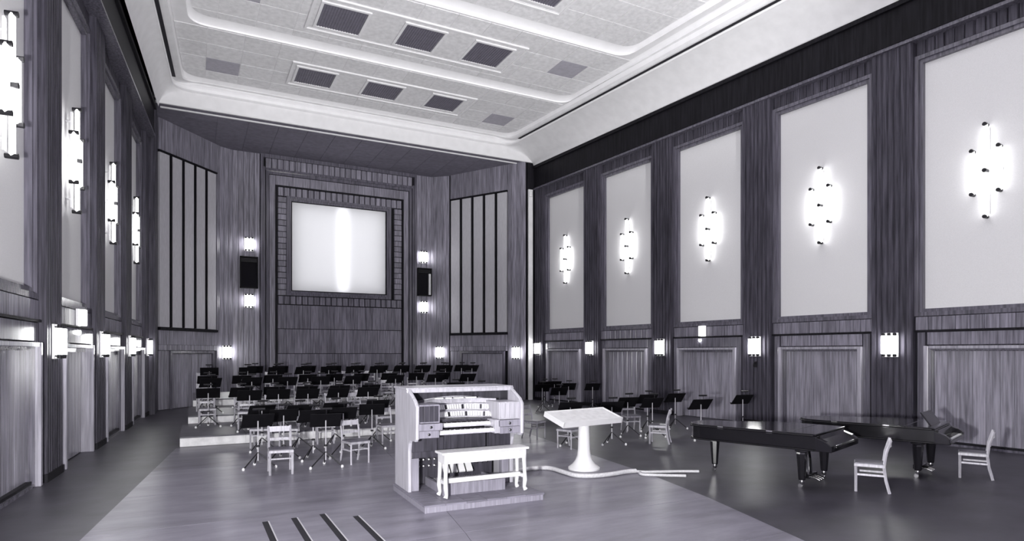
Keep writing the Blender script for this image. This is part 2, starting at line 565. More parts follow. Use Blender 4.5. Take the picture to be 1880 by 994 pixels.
def clip(poly, conv):
    """Sutherland-Hodgman: poly clipped by a convex counter-clockwise polygon"""
    out = poly
    m = len(conv)
    for i in range(m):
        a, b = conv[i], conv[(i + 1) % m]
        side = lambda p: (b[0] - a[0]) * (p[1] - a[1]) - (b[1] - a[1]) * (p[0] - a[0])
        inp, out = out, []
        for j in range(len(inp)):
            p, q = inp[j], inp[(j + 1) % len(inp)]
            sp, sq = side(p), side(q)
            if sp >= 0: out.append(p)
            if sp * sq < 0:
                t = sp / (sp - sq)
                out.append((p[0] + (q[0] - p[0]) * t, p[1] + (q[1] - p[1]) * t))
        if len(out) < 3: return []
    return out


def area(p):
    return abs(sum(p[i][0] * p[(i + 1) % len(p)][1] - p[(i + 1) % len(p)][0] * p[i][1] for i in range(len(p)))) / 2


def tiles(conv, x0, y0, w, h, nx, ny, z, th, mat, parent, name, g=.012, special=()):
    for i in range(nx):
        for j in range(ny):
            a, b = x0 + w * i, y0 + h * j
            p = clip([(a + g, b + g), (a + w - g, b + g), (a + w - g, b + h - g), (a + g, b + h - g)], conv)
            if len(p) < 3 or area(p) < .02: continue
            MB().prism(p, z - th, z + .002).build(name, M['tile_dark'] if (i, j) in special else M[mat], parent)


def ccw(ringpts, tmin):
    """inner field of a coffer as a convex polygon, cut at tmin"""
    p = [(x, y) for x, y, z in ringpts]
    p = list(reversed(p))
    x = [(-9, tmin), (30, tmin), (30, 40), (-9, 40)]
    return clip(p, x)


tiles(ccw(lip[-1], 20.96), -.62, 20.98, 1.06, 1.06, 14, 4, 12.1, .014, 'tile', ceil, 'ceiling_tile', special=((1, 2), (11, 2)))
tiles(ccw(r2[-1], 17.0), -.36, 17.02, 1.06, 1.06, 14, 4, 12.25, .014, 'tile', ceil, 'ceiling_tile', special=((1, 1), (11, 1)))
tiles(ccw(r3[-1], 12.6), -.1, 13.4, 1.06, 1.06, 13, 3, 12.4, .014, 'tile', ceil, 'ceiling_tile')


def vent_bay(z, t0, t1, s0, s1, gr):
    z -= .016
    mb = MB()
    for w, d0, d1 in ((.0, -.05, .07), (.07, -.02, .035)):
        a0, a1, b0, b1 = s0 + w, s1 - w, t0 + w, t1 - w
        k = d1
        for bx in ((a0, a1, b0, b0 + k), (a0, a1, b1 - k, b1), (a0, a0 + k, b0 + k, b1 - k), (a1 - k, a1, b0 + k, b1 - k)):
            mb.box(bx[0], bx[1], bx[2], bx[3], z + d0, z + .004)
    f = mb.build('vent_surround', M['plaster'], ceil)
    MB().box(s0 + .1, s1 - .1, t0 + .1, t1 - .1, z - .012, z + .002).build('vent_field', M['tile'], f)
    for g0, g1 in gr:
        h0, h1 = t0 + .33, t1 - .33
        mb = MB()
        for bx in ((g0 - .08, g1 + .08, h0 - .08, h0), (g0 - .08, g1 + .08, h1, h1 + .08), (g0 - .08, g0, h0, h1), (g1, g1 + .08, h0, h1)):
            mb.box(bx[0], bx[1], bx[2], bx[3], z - .055, z - .01)
        mb.build('grille_frame', M['plaster'], f)
        mb = MB()
        n = 16
        for i in range(n):
            x = g0 + (g1 - g0) * (i + .5) / n
            mb.box(x - .022, x + .022, h0, h1, z - .035, z - .022)
        mb.box(g0, g1, h0, h1, z - .020, z - .011)
        mb.build('grille', M['grille'], f)


vent_bay(12.1, 22.0, 23.92, 3.06, 9.88, ((3.30, 4.56), (5.72, 7.02), (8.22, 9.46)))
vent_bay(12.25, 17.85, 19.88, 3.08, 9.88, ((3.38, 4.66), (5.84, 7.06), (8.16, 9.46)))
vent_bay(12.4, 13.9, 15.92, 3.08, 9.85, ((3.38, 4.66), (5.84, 7.06), (8.16, 9.46)))

# ------------------------------------------------------------------ apse
ZA = 11.17
L0, L1, L2, L3 = (-1.22, T), (-1.21, 27.1), (1.05, 29.75), (1.60, 30.05)
R3, R2, R1 = (10.90, 30.05), (11.65, 29.4), (13.95, 25.5)
w_ls = Wall('wall_apse_side', L0, L1, ZA + .2, flip=True, mat='wood_pilaster')
w_l = Wall('wall_apse_left', L1, L2, ZA + .2, flip=True, mat='wood_dark')
w_lc = Wall('wall_back_left', L2, L3, ZA + .2, flip=True, mat='wood_dark')
w_b = Wall('wall_back', L3, R3, ZA + .2, flip=True, mat='wood_dark', back=1.1)
w_rc = Wall('wall_back_right', R3, R2, ZA + .2, flip=True, mat='wood_dark')
w_r = Wall('wall_apse_right', R2, R1, ZA + .2, flip=True, mat='wood_dark')
# replace the plain back slab by one with an opening behind the screen
SCR = (4.10, 8.53, 5.06, 9.17)
mb = MB(); a = SCR[0] - 1.60; b = SCR[1] - 1.60
for bx in ((0, a, 0, ZA + .2), (b, w_b.len, 0, ZA + .2), (a, b, 0, SCR[2]), (a, b, SCR[3], ZA + .2)):
    mb.box(bx[0], bx[1], 0, 1.1, bx[2], bx[3])
mb.box(a - .05, b + .05, 1.05, 1.1, SCR[2] - .05, SCR[3] + .05)
me = mb.mesh('wall_back', M['wood_dark']); w_b.o.data = me

apoly = [(L0[0], T + .02), (R1[0] + .08, T + .02), (R1[0], R1[1]), R2, R3, L3, L2, L1]
ac = MB().prism(apoly, ZA + .02, ZA + .14).build('ceiling_apse', M['apse_tile'])
tag(ac, kind='structure')
inner = [(L0[0] + .02, T + .06), (R1[0] - .0, T + .06), (R2[0] - .02, R2[1] - .03), (R3[0], R3[1] - .03), (L3[0], L3[1] - .03), (L2[0] + .02, L2[1] - .02), (L1[0] + .02, L1[1])]
tiles(inner, -1.3, T + .04, 1.1, 1.1, 15, 5, ZA + .02, .02, 'apse_tile', ac, 'ceiling_tile', g=.006)
edge = MB().box(-1.2, 14.25, T - .05, T + .03, ZA - .04, ZA + .03)
edge.box(-1.0, 14.0, T + .40, T + .47, ZA - .045, ZA + .005)
tag(edge.build('trim_1', M['plaster']), kind='structure')
# white jamb where the right wall meets the apse, and dark closing slab beyond it
jb = MB().box(14.02, 14.24, T - .06, T + .02, 0, 9.86)
jb.tube((14.13, T - .06, 9.5), (14.13, T - .06, 9.75), .10, .10, 12)
tag(jb.build('trim_2', M['white_paint']), kind='structure')
tag(MB().box(14.0, 15.0, T + .02, T + .2, 0, 12).build('wall_jamb_right', M['wood_dark']), kind='structure')
tag(MB().box(-2.2, -1.24, T + .02, T + .2, 0, 12).build('wall_jamb_left', M['wood_dark']), kind='structure')
tag(MB().box(-2.2, 15.0, T + .02, T + .1, ZA + .16, 12).build('wall_over_apse', M['plaster']), kind='structure')


def splay(W, n0, pitch, pw, ze0=.70, ze1=None):
    """five pale upright panels over a dado leaf"""
    uE = W.len
    last = n0 + 4 * pitch + pw
    for i in range(5):
        W.part('slat_panel', 'slat_fabric', [(n0 + pitch * i, n0 + pitch * i + pw, 0, .08, 3.20, 9.88)])
    for i in range(4):
        g0 = n0 + pitch * i + pw; g1 = n0 + pitch * (i + 1)
        W.part('slat_batten', 'wood_dark', [((g0 + g1) / 2 - .025, (g0 + g1) / 2 + .025, 0, .12, 3.20, 9.88)])
    a, b = max(.02, n0 - .04), min(uE - .02, last + .04)
    W.planks(a, b, 9.97, ZA, 9, 0, .10, 'wood_apse', ch=.012)
    W.part('slat_sill', 'wood_dark', [(a, b, 0, .16, 3.08, 3.18)])
    W.part('slat_head', 'wood_dark', [(a, b, 0, .12, 9.90, 9.96)])
    W.planks(a, b, 2.52, 3.07, 5, 0, .10, 'wood_apse')
    W.planks(a, b, 2.30, 2.51, 12, 0, .12, 'wood_apse', ch=.02)
    if uE - last > .25:
        W.planks(last + .06, uE - .02, 0, ZA, max(2, int((uE - last) / .22)), 0, .09, 'wood_apse', ch=.012)
    d0, d1 = n0 + ze0, last - .12
    W.part('dado_surround', 'wood_frame', [(d0, d0 + .1, 0, .13, 0, 2.28), (d1 - .1, d1, 0, .13, 0, 2.28), (d0 + .1, d1 - .1, 0, .13, 2.18, 2.28)])
    W.planks(d0 + .12, d1 - .12, 0.02, 2.16, 8, 0, .06, 'wood_apse')
    W.planks(a, d0 - .02, 0.02, 2.28, 3, 0, .09, 'wood_apse')


splay(w_l, .12, .652, .50, ze0=.5)
splay(w_r, .15, .700, .54, ze0=.6)
w_ls.planks(.1, w_ls.len - .02, 0, ZA, 5, 0, .08, 'wood_pilaster', ch=.012)
for W in (w_lc, w_rc):
    W.planks(.0, W.len, 0, ZA, 3, 0, .07, 'wood_apse', ch=.012)
# flat bays beside the screen: boards with a moulded rib
B = lambda s: s - 1.60
w_b.planks(B(1.62), B(2.74), 0, ZA, 5, 0, .07, 'wood_apse', ch=.012)
w_b.planks(B(10.08), B(10.88), 0, ZA, 3, 0, .07, 'wood_apse', ch=.012)
w_b.part('bay_pilaster', 'wood_frame', [(B(2.76), B(2.88), 0, .24, 0, 11.0), (B(2.88), B(2.96), 0, .17, 0, 10.6), (B(9.94), B(10.06), 0, .24, 0, 11.0), (B(9.86), B(9.94), 0, .17, 0, 10.6),
                                        (B(2.76), B(10.06), 0, .24, 11.0, 11.16)])
w_b.planks(B(2.97), B(9.85), 10.56, 10.99, 27, 0, .15, 'wood_apse', gap=.02, ch=.03)
w_b.part('screen_outer_frame', 'wood_frame', [(B(2.97), B(9.85), 0, .20, 10.44, 10.54), (B(3.0), B(3.12), 0, .16, 0, 10.44), (B(9.70), B(9.82), 0, .16, 0, 10.44), (B(3.12), B(9.70), 0, .13, 10.30, 10.44)])
w_b.planks(B(3.14), B(3.40), .02, 10.28, 1, 0, .08, 'wood_apse')
w_b.planks(B(9.42), B(9.68), .02, 10.28, 1, 0, .08, 'wood_apse')
w_b.planks(B(3.40), B(9.42), 9.86, 10.28, 8, 0, .08, 'wood_apse')
w_b.part('screen_rib', 'wood_dark', [(B(3.41), B(3.48), 0, .13, .02, 9.84), (B(9.34), B(9.41), 0, .13, .02, 9.84), (B(3.48), B(9.34), 0, .13, 9.77, 9.84)])
# block border round the screen
bs, bw = (3.50, 9.32), .38
w_b.planks(B(3.50), B(9.32), 9.38, 9.76, 22, 0, .11, 'wood_apse', gap=.03, ch=.03, name='block')
w_b.planks(B(3.50), B(9.32), 4.44, 4.80, 22, 0, .11, 'wood_board', gap=.03, ch=.03, name='block')
me = board_mesh(bw, .11, .235, .03, M['wood_apse'], 'block')
for i in range(17):
    for s in (3.69, 9.13):
        link('block', me, w_b.o, (B(s), -0.0, 4.84 + .2655 * i), math.pi)
w_b.frame('screen_frame', 'wood_frame', B(SCR[0] - .20), B(SCR[1] + .20), SCR[2] - .20, SCR[3] + .18, .18, 0, .13)
for z0, z1 in ((3.32, 4.40), (2.18, 3.29), (.05, 2.15)):
    w_b.planks(B(3.50), B(9.32), z0, z1, 16, 0, .06, 'wood_board', gap=.006, ch=.006)

# translucent projection screen with a strip lamp in the niche behind it
sc = thing('projection_screen', 'large glowing white projection screen framed on the back wall', 'screen', (SCR[0], 30.02, SCR[2]))
MB().box(.02, SCR[1] - SCR[0] - .02, 0, .006, .02, SCR[3] - SCR[2] - .02).build('screen_cloth', M['screen'], sc)
mb = MB(); w, h = SCR[1] - SCR[0], SCR[3] - SCR[2]
for bx in ((0, w, 0, .025), (0, w, h - .025, h), (0, .025, 0, h), (w - .025, w, 0, h)): mb.box(bx[0], bx[1], -.03, .03, bx[2], bx[3])
mb.build('screen_border', M['wood_dark'], sc)
for nm, sx, sy, px, py, pw in (('screen_lamp', .5, 4.0, 2.35, .16, SCREEN_POWER * .16), ('screen_back_light', 4.2, 3.9, 2.215, .45, SCREEN_POWER * 1.15)):
    ld = bpy.data.lights.new(nm, 'AREA')
    ld.shape = 'RECTANGLE'; ld.size = sx; ld.size_y = sy; ld.energy = pw
    lo = bpy.data.objects.new(nm, ld); COL.objects.link(lo)
    lo.parent = sc
    lo.location = (px, py, h / 2); lo.rotation_euler = (-math.pi / 2, 0, 0)


# ------------------------------------------------------------------ wall lights
def holder(mb, x, y, z, r=.055, l=.09):
    mb.tube((x, y, z - l / 2), (x, y, z + l / 2), r, r, 10)


def diamond(mat, name='wall_light', stand=0.0):
    """four fluorescent tubes set upright in a diamond; local y = into the room, x along the wall, z from the centre"""
    t = thing(name, 'x', 'wall light', group='diamond tube lights on the side walls')
    mb = MB().box(-.05, .05, 0, .03, -.98, .98); mb.box(-.30, .30, 0, .025, -.035, .035)
    mb.build('back_plate', M['white_paint'], t)
    if stand:
        for z in (-.8, 0, .8):
            MB().tube((0, -stand, z), (0, 0, z), .02, .02, 8).build('bracket', M['white_paint'], t)
    for x, z0, z1 in ((0, .05, 1.05), (0, -1.05, -.05), (-.26, -.50, .50), (.26, -.50, .50)):
        tb = MB().tube((x, .11, z0), (x, .11, z1), .042, .042, 12, caps=False).build('tube', mat, t, smooth=True)
        for z in ((z0, z1) if x else ((z1,) if z0 > 0 else (z0,))):
            MB().tube((x, .02, z), (x, .185, z), .038, .045, 10).build('holder', M['black'], tb, smooth=True)
    mb = MB(); mb.tube((0, .02, 0), (0, .19, 0), .042, .048, 10); mb.build('holder', M['black'], t, smooth=True)
    return t


def sconce(mat):
    t = thing('sconce', 'x', 'sconce', group='three-tube sconces')
    MB().box(-.19, .19, 0, .03, -.305, .305).build('back_plate', M['white_paint'], t)
    for x in (-.135, 0, .135):
        tb = MB().tube((x, .10, -.23), (x, .10, .23), .050, .050, 12, caps=False).build('tube', mat, t, smooth=True)
        for s in (-1, 1):
            mb = MB().tube((x, .10, s * .23), (x, .10, s * .30), .048, .036, 10)
            mb.box(x - .02, x + .02, 0, .10, s * .255 - .015, s * .255 + .015)
            mb.build('cap', M['black'], tb, smooth=True)
    return t


def place_on(W, proto, first, u, off, z, label):
    p = W.world(u, off, z)
    rz = W.ang + (0 if W.sg > 0 else math.pi)
    if first:
        proto.location = p; proto.rotation_euler = (0, 0, rz); proto['label'] = label
        return proto
    return copy_tree(proto, p, rz, label)


dr, dl = diamond(M['tube_right']), diamond(M['tube_left'], stand=.09)
M['tube_near'] = emitter('tube_glow_near', TUBE_RIGHT * .45)
for k in range(6):
    where = ORD[k] + ' from the stage' if k < 5 else 'nearest the rear of the hall'
    d_ = place_on(wr, dr, k == 0, (T - BAY[k]) * CS[wr], .032, 6.35, 'diamond of bright fluorescent tubes on the right wall, ' + where)
    if k >= 4:
        for c_ in kids(d_):
            if c_.name.startswith('tube'):
                c_.data = c_.data.copy(); c_.data.materials[0] = M['tube_near']
    place_on(wl, dl, k == 0, (T - BAY[k]) * CS[wl], .122, 6.15, 'diamond of bright fluorescent tubes on the left wall, ' + where)

s0 = sconce(M['tube_sconce']); s1 = sconce(M['tube_sconce_left'])
for W, nm in ((wr, 'right'), (wl, 'left')):
    first = True
    for k in range(-1, 4):
        tc = BAY[k] - PITCH / 2 if k >= 0 else T - .34
        place_on(W, s0 if W is wr else s1, first, (T - tc) * CS[W], .302, 2.40, 'three-tube sconce on the %s wall pilaster, %s from the stage' % (nm, ORD[k + 1]))
        first = False
place_on(w_lc, s0, False, w_lc.len / 2, .072, 2.22, 'low three-tube sconce beside the left slatted panel, above the stands')
place_on(w_rc, s0, False, w_rc.len / 2, .072, 2.22, 'low three-tube sconce beside the right slatted panel, left of its dado')
place_on(w_r, s0, False, 4.05, .092, 2.20, 'low three-tube sconce right of the right slatted panel, by the white jamb')
for s, side in ((2.29, 'left'), (10.45, 'right')):
    place_on(w_b, s0, False, B(s), .072, 7.05, 'three-tube sconce above the %s black loudspeaker' % side)
    place_on(w_b, s0, False, B(s), .072, 4.52, 'three-tube sconce below the %s black loudspeaker' % side)

# loudspeaker cabinets beside the screen
for s, side in ((2.28, 'left'), (10.46, 'right')):
    sp = thing('loudspeaker', 'tall black loudspeaker cabinet between two sconces, %s of the screen' % side, 'loudspeaker', (s, 29.975, 5.78), math.pi, 'loudspeakers by the screen')
    w, h = .37, .70
    mb = MB()
    for bx in ((-w, w, -h, -h + .05), (-w, w, h - .05, h), (-w, -w + .045, -h, h), (w - .045, w, -h, h)): mb.box(bx[0], bx[1], 0, .22, bx[2], bx[3])
    mb.box(-w, w, 0, .03, -h, h)
    mb.build('cabinet', M['desk_black'], sp)
    MB().box(-w + .05, w - .05, .03, .12, -h + .05, h - .26).build('speaker_cloth', M['speaker_cloth'], sp)
    for i in range(3):
        MB().box(-w + .05, w - .05, .10, .19, h - .235 + .06 * i, h - .205 + .06 * i).build('louvre', M['black'], sp)
    if side == 'right':
        tag(MB().box(-w + .05, -w + .15, .12, .20, -h + .06, h - .28).build('inner_strip', M['white_paint'], sp), 'white strip inside the cabinet')

# lit box and little lamp above the door of each side wall
for W, side in ((wr, 'right'), (wl, 'left')):
    u = (T - 15.55) * CS[W]
    p = W.world(u, .205, 2.93)
    b = thing('door_light', 'white lit sign box with a little lamp above the %s wall door' % side, 'sign light', p, W.ang + (0 if W.sg > 0 else math.pi), 'lit boxes above the doors')
    MB().box(-.10, .10, 0, .16, -.17, .17).build('box', M['lamp_box'], b, bevel=.01)
    MB().box(-.11, .11, 0, .04, -.18, .18).build('back_plate', M['white_paint'], b)
    MB().tube((.12, .05, -.20), (.12, .05, -.26), .02, .03, 8).build('lamp_socket', M['black'], b)
    MB().lathe([(.02, -.36), (.045, -.33), (.05, -.30), (.03, -.265)], 10, (.12, .05, 0)).build('lamp_bulb', M['lamp_bulb'], b, smooth=True)

# small black fitting under one sconce of the right wall
p = wr.world((T - (BAY[2] - PITCH / 2)) * CS[wr], .302, 1.86)
hk = thing('wall_fitting', 'small black fitting below a sconce on the right wall, above the front piano', 'fitting', p, wr.ang + math.pi)
MB().box(-.05, .05, 0, .03, -.10, .08).build('back_plate', M['black'], hk)
MB().sweep([(0, .03, .03), (0, .10, .03), (0, .12, -.03), (0, .09, -.07)], .018, 8).build('hook', M['black'], hk, smooth=True)

# ------------------------------------------------------------------ orchestra risers
for i, (x0, x1, t0, z0, z1, lab) in enumerate(((-.24, 8.3, 16.4, 0, .23, 'lowest wide white-fronted orchestra riser, standing on the floor'),
                                               (-.08, 9.3, 19.42, 0, .435, 'middle white-fronted orchestra riser, one step above the lowest'),
                                               (.05, 10.9, 22.95, 0, .66, 'top white-fronted orchestra riser in front of the apse'))):
    t1 = (19.42, 22.95, 26.9)[i]
    r = thing('orchestra_riser', lab, 'riser', (x0, t0, 0), 0, 'orchestra risers')
    zb = (0, .0, .0)[i]
    MB().box(.02, x1 - x0 - .02, .03, t1 - t0 - .002, zb, z1 - .03).build('riser_body', M['riser_face'], r)
    n = 6
    wv = (x1 - x0) / n
    for k in range(n):
        MB().box(k * wv + .004, (k + 1) * wv - .004, 0, .03, zb + .002, z1 - .03).build('front_board', M['riser_face'], r)
        MB().box(k * wv + .003, (k + 1) * wv - .003, -.015, t1 - t0 - .004, z1 - .03, z1).build('deck_board', M['riser_top'], r)


# ------------------------------------------------------------------ music stands
def make_stand():
    t = thing('music_stand', 'x', 'music stand', group='orchestra music stands')
    D = Matrix.Translation((0, 0, .90)) @ Matrix.Rotation(math.radians(42), 4, 'X')
    mb = MB().box(-.285, .285, -.006, .006, -.175, .18, D)
    mb.build('desk', M['desk_black'], t)
    MB().box(-.285, .285, 0, .06, -.187, -.175, D).build('ledge', M['desk_black'], t)
    MB().tube((0, -.02, .14), (0, -.02, .90), .013, .011, 8).build('pole', M['pole'], t, smooth=True)
    MB().lathe([(.02, 0), (.035, .01), (.035, .03), (.02, .04)], 10, (0, -.02, .40)).build('collar', M['black'], t, smooth=True)
    for k in range(3):
        a = math.radians(90 + 120 * k)
        c, s = math.cos(a), math.sin(a)
        lg = MB().sweep([(0, -.02, .30), (c * .10, -.02 + s * .10, .22), (c * .33, -.02 + s * .33, .03)], .012, 6).build('leg', M['black'], t, smooth=True)
        MB().lathe([(.018, 0), (.027, .01), (.027, .04), (.014, .055)], 8, (c * .335, -.02 + s * .335, 0)).build('foot', M['foot_white'], lg, smooth=True)
    lp = MB().tube((-.11, -.10, 1.13), (.11, -.10, 1.13), .022, .022, 8).build('lamp_shade', M['black'], t, smooth=True)
    MB().sweep([(0, -.125, 1.03), (0, -.13, 1.09), (0, -.10, 1.13)], .007, 6).build('lamp_arm', M['black'], lp)
    return t


def make_chair():
    t = thing('chair', 'x', 'chair', group='orchestra chairs')
    # faces -y; wooden frame, plywood seat, curved rear posts
    for x in (-.19, .19):
        MB().sweep([(x, -.19, 0), (x, -.19, .43)], .020, 4).build('leg', M['chair_wood'], t)
        MB().sweep([(x, .27, .006), (x, .22, .20), (x, .195, .42), (x, .22, .62), (x, .285, .84)], .021, 4).build('leg', M['chair_wood'], t)
        MB().box(x - .012, x + .012, -.17, .20, .26, .29).build('stretcher', M['chair_wood'], t)
    mb = MB()
    for bx in ((-.21, .21, -.215, -.185), (-.21, .21, .185, .21), (-.21, -.18, -.185, .185), (.18, .21, -.185, .185)): mb.box(bx[0], bx[1], bx[2], bx[3], .40, .445)
    mb.build('seat_frame', M['chair_wood'], t, bevel=.004)
    MB().box(-.20, .20, -.20, .20, .445, .462).build('seat', M['chair_seat'], t)
    MB().box(-.17, .17, -.196, -.178, .28, .305).build('stretcher', M['chair_wood'], t)
    for z, y, hh in ((.78, .262, .10), (.60, .212, .05)):
        mb = MB()
        n = 8
        for i in range(n):
            x0 = -.18 + .36 * i / n; x1 = -.18 + .36 * (i + 1) / n
            b0 = y + .025 * (1 - (2 * (i + .5) / n - 1) ** 2)
            mb.box(x0, x1, b0, b0 + .016, z - hh / 2, z + hh / 2)
        mb.build('back_rail', M['chair_wood'], t)
    return t


st = make_stand(); st_tree = [(c, kids(c)) for c in kids(st)]
ch = make_chair(); ch_tree = [(c, kids(c)) for c in kids(ch)]
st_used = [False]; ch_used = [False]


def put_stand(x, y, z, rz, label):
    if not st_used[0]:
        st_used[0] = True
        st.location = (x, y, z); st.rotation_euler = (0, 0, rz); st['label'] = label
        return st
    return copy_tree(st, (x, y, z), rz, label, st_tree)


def put_chair(x, y, z, rz, label, group=None):
    if not ch_used[0]:
        ch_used[0] = True
        ch.location = (x, y, z); ch.rotation_euler = (0, 0, rz); ch['label'] = label
        c = ch
    else: c = copy_tree(ch, (x, y, z), rz, label, ch_tree)
    if group: c['group'] = group
    return c


ROWS = [
    ('at the rear of the top riser', .66, [(2.16, 25.5), (3.05, 25.35), (4.05, 25.15), (5.0, 24.98), (5.9, 24.85), (6.8, 24.67), (7.65, 24.5), (8.5, 24.34), (9.3, 24.18), (10.05, 24.04)], 0),
    ('at the front of the top riser', .66, [(.55, 23.6), (1.75, 23.45), (2.7, 23.5), (3.6, 23.4), (4.5, 23.4), (5.4, 23.35), (6.3, 23.4), (7.2, 23.3), (8.1, 23.4), (9.05, 23.3), (10.2, 23.3)], 9),
    ('at the rear of the middle riser', .435, [(.45, 21.9), (1.45, 21.8), (2.4, 21.9), (3.5, 21.8), (4.4, 21.9), (5.3, 21.8), (6.3, 21.8), (7.3, 21.7), (8.3, 21.7)], 8),
    ('at the front of the middle riser', .435, [(.5, 19.95), (1.6, 20.0), (2.6, 19.9), (3.6, 20.0), (4.6, 19.95), (6.0, 20.0), (7.4, 20.0), (8.6, 20.0)], 6),
    ('at the rear of the lowest riser', .23, [(.4, 18.3), (1.2, 18.35), (2.05, 18.3), (2.9, 18.2), (3.8, 18.2), (4.7, 18.2), (7.4, 18.2)], 6),
    ('at the front of the lowest riser', .23, [(1.3, 16.85), (2.0, 17.0), (2.7, 16.8), (3.5, 16.9), (4.3, 16.9), (7.7, 16.9)], 5),
    ('on floor before the risers', 0, [(1.4, 14.9), (2.15, 14.6), (3.0, 14.9), (4.1, 15.2), (1.7, 13.6), (2.9, 13.5)], 3),
]
for where, z, pos, nch in ROWS:
    for i, (x, y) in enumerate(pos):
        rz = random.uniform(-.15, .15) + (x - 6) * -.02
        put_stand(x, y, z, rz, 'black music stand %s, %s from the left' % (where, ORD[i]))
    for i in range(nch):
        x, y = pos[i]
        if i == 8 and 'front of the top' in where: continue
        put_chair(x + random.uniform(-.15, .15), y + .62, z, random.uniform(-.3, .3), 'wooden chair %s, %s from the left' % (where, ORD[i]))

for x, y, rz, lab in ((1.13, 12.75, .1, 'black music stand left of the nearest chair, out on the open floor'),
                      (2.3, 12.25, -.1, 'black music stand with tall bare pole right of the nearest chair'),
                      (2.22, 13.2, .2, 'black music stand just behind the one with the bare pole'),
                      (3.68, 14.1, -.2, 'black music stand just left of the organ console'),
                      (10.2, 13.1, -.18, 'black music stand seen over the right end of the white desk'),
                      (11.4, 13.75, -.18, 'black music stand with slanted desk between white desk and pianos, left one'),
                      (10.65, 12.65, -.18, 'black music stand by the chair seen side-on right of the white desk'),
                      (12.42, 13.75, -.18, 'black music stand nearest the right wall door, taller looking'),
                      (8.95, 12.1, -.3, 'black music stand directly behind the white desk'),
                      (8.0, 12.45, -.3, 'black music stand between organ console and white desk'),
                      (11.41, 11.7, -.18, 'black music stand behind the tail of the front piano'),
                      (13.65, 12.4, -.18, 'black music stand between the two pianos, by the wall'),
                      (12.76, 21.8, -.3, 'black music stand in front of the far right sconce'),
                      (13.3, 21.9, -.3, 'black music stand second along the right wall at the far end'),
                      (12.9, 20.2, -.3, 'black music stand third along the right wall at the far end'),
                      (13.6, 19.6, -.3, 'black music stand fourth along the right wall at the far end'),
                      (11.5, 19.8, -.3, 'black music stand on the floor right of the middle riser'),
                      (11.0, 17.8, -.3, 'black music stand on the floor right of the lowest riser')):
    put_stand(x, y, 0, rz, lab)
for x, y, rz, lab in ((1.45, 12.0, -.05, 'pale wooden chair nearest the camera among the stands'),
                      (2.92, 12.45, .25, 'pale wooden chair half turned, left of the organ console'),
                      (4.25, 14.85, .1, 'pale wooden chair partly hidden by the left side of the organ'),
                      (7.85, 13.9, .5, 'pale wooden chair just right of the organ console'),
                      (10.95, 13.9, -.3, 'pale wooden chair with square back between stands right of the white desk'),
                      (10.1, 11.75, -2.4, 'pale wooden chair seen side-on between white desk and front piano'),
                      (7.75, 12.1, -1.2, 'pale wooden chair whose legs show under the white desk')):
    put_chair(x, y, 0, rz, lab)
pc1 = put_chair(9.64, 6.18, 0, -2.56, 'pale wooden chair at the keyboard of the front piano', 'piano chairs')
pc2 = put_chair(12.27, 5.98, 0, -2.68, 'pale wooden chair at the rear piano by the right wall', 'piano chairs')

# ------------------------------------------------------------------ organ console on its platform
ORZ = -.025
ob = thing('organ_platform', 'low pale wooden platform under the organ console', 'platform', (2.83, 8.05, 0), ORZ)
MB().box(0, 1.84, 0, 1.62, .0, .085).build('platform_body', M['cabinet_mid'], ob, bevel=.006)
for i in range(6):
    MB().box(-.012 + 1.864 * i / 6 + .002, -.012 + 1.864 * (i + 1) / 6 - .002, -.012, 1.632, .085, .11).build('deck_board', M['deck_wood'], ob)
org = thing('organ_console', 'large wooden theatre organ console with two manuals and stop tabs', 'organ console', (2.87, 8.57, .11), ORZ)
WD = 1.74
H = 1.53


def side_profile():
    return [(1.10, 0), (1.10, H), (.42, H), (.06, 1.36), (0, 1.30), (0, .84), (.03, .80), (.28, .79), (.33, .74), (.36, .62), (.36, 0)]


for x in (0, WD - .05):
    MB().prism(side_profile(), x, x + .05, 'x').build('side_panel', M['cabinet_wood'], org, bevel=.006)
    MB().sweep([(x + .025, .425, H + .004), (x + .025, .058, 1.365), (x + .025, -.006, 1.30), (x + .025, -.006, .84)], .03, 8).build('edge_moulding', M['cabinet_wood'], org, smooth=True)
MB().box(-.02, WD + .02, .40, 1.12, H, H + .03).build('top', M['cabinet_wood'], org, bevel=.006)
MB().box(-.02, WD + .02, .37, .43, H - .045, H + .012).build('top_moulding', M['cabinet_wood'], org, bevel=.01)
MB().box(.05, WD - .05, 1.04, 1.09, .05, H).build('back_panel', M['cabinet_dark'], org)
for x in (.05, WD - .06):
    MB().box(x, x + .01, .45, 1.04, 1.30, H - .02).build('hood_side', M['cabinet_dark'], org)
# dark hood lining under the top
hp = [(.05, H - .01), (.05, 1.30)] + [(.05 + (WD - .10) * q, 1.30 + .10 * math.sin(math.pi * q)) for q in [i / 12 for i in range(1, 12)]] + [(WD - .05, 1.30), (WD - .05, H - .01)]
MB().prism(hp, .74, .77, 'y').build('hood_lining', M['cabinet_dark'], org)
MB().prism([(.44, H - .012), (.76, H - .012), (.76, H - .03), (.44, H - .03)], .05, WD - .05, 'x').build('hood_soffit', M['cabinet_dark'], org)
MB().box(.05, WD - .05, .78, .80, .95, 1.42).build('stop_back', M['cabinet_wood'], org)
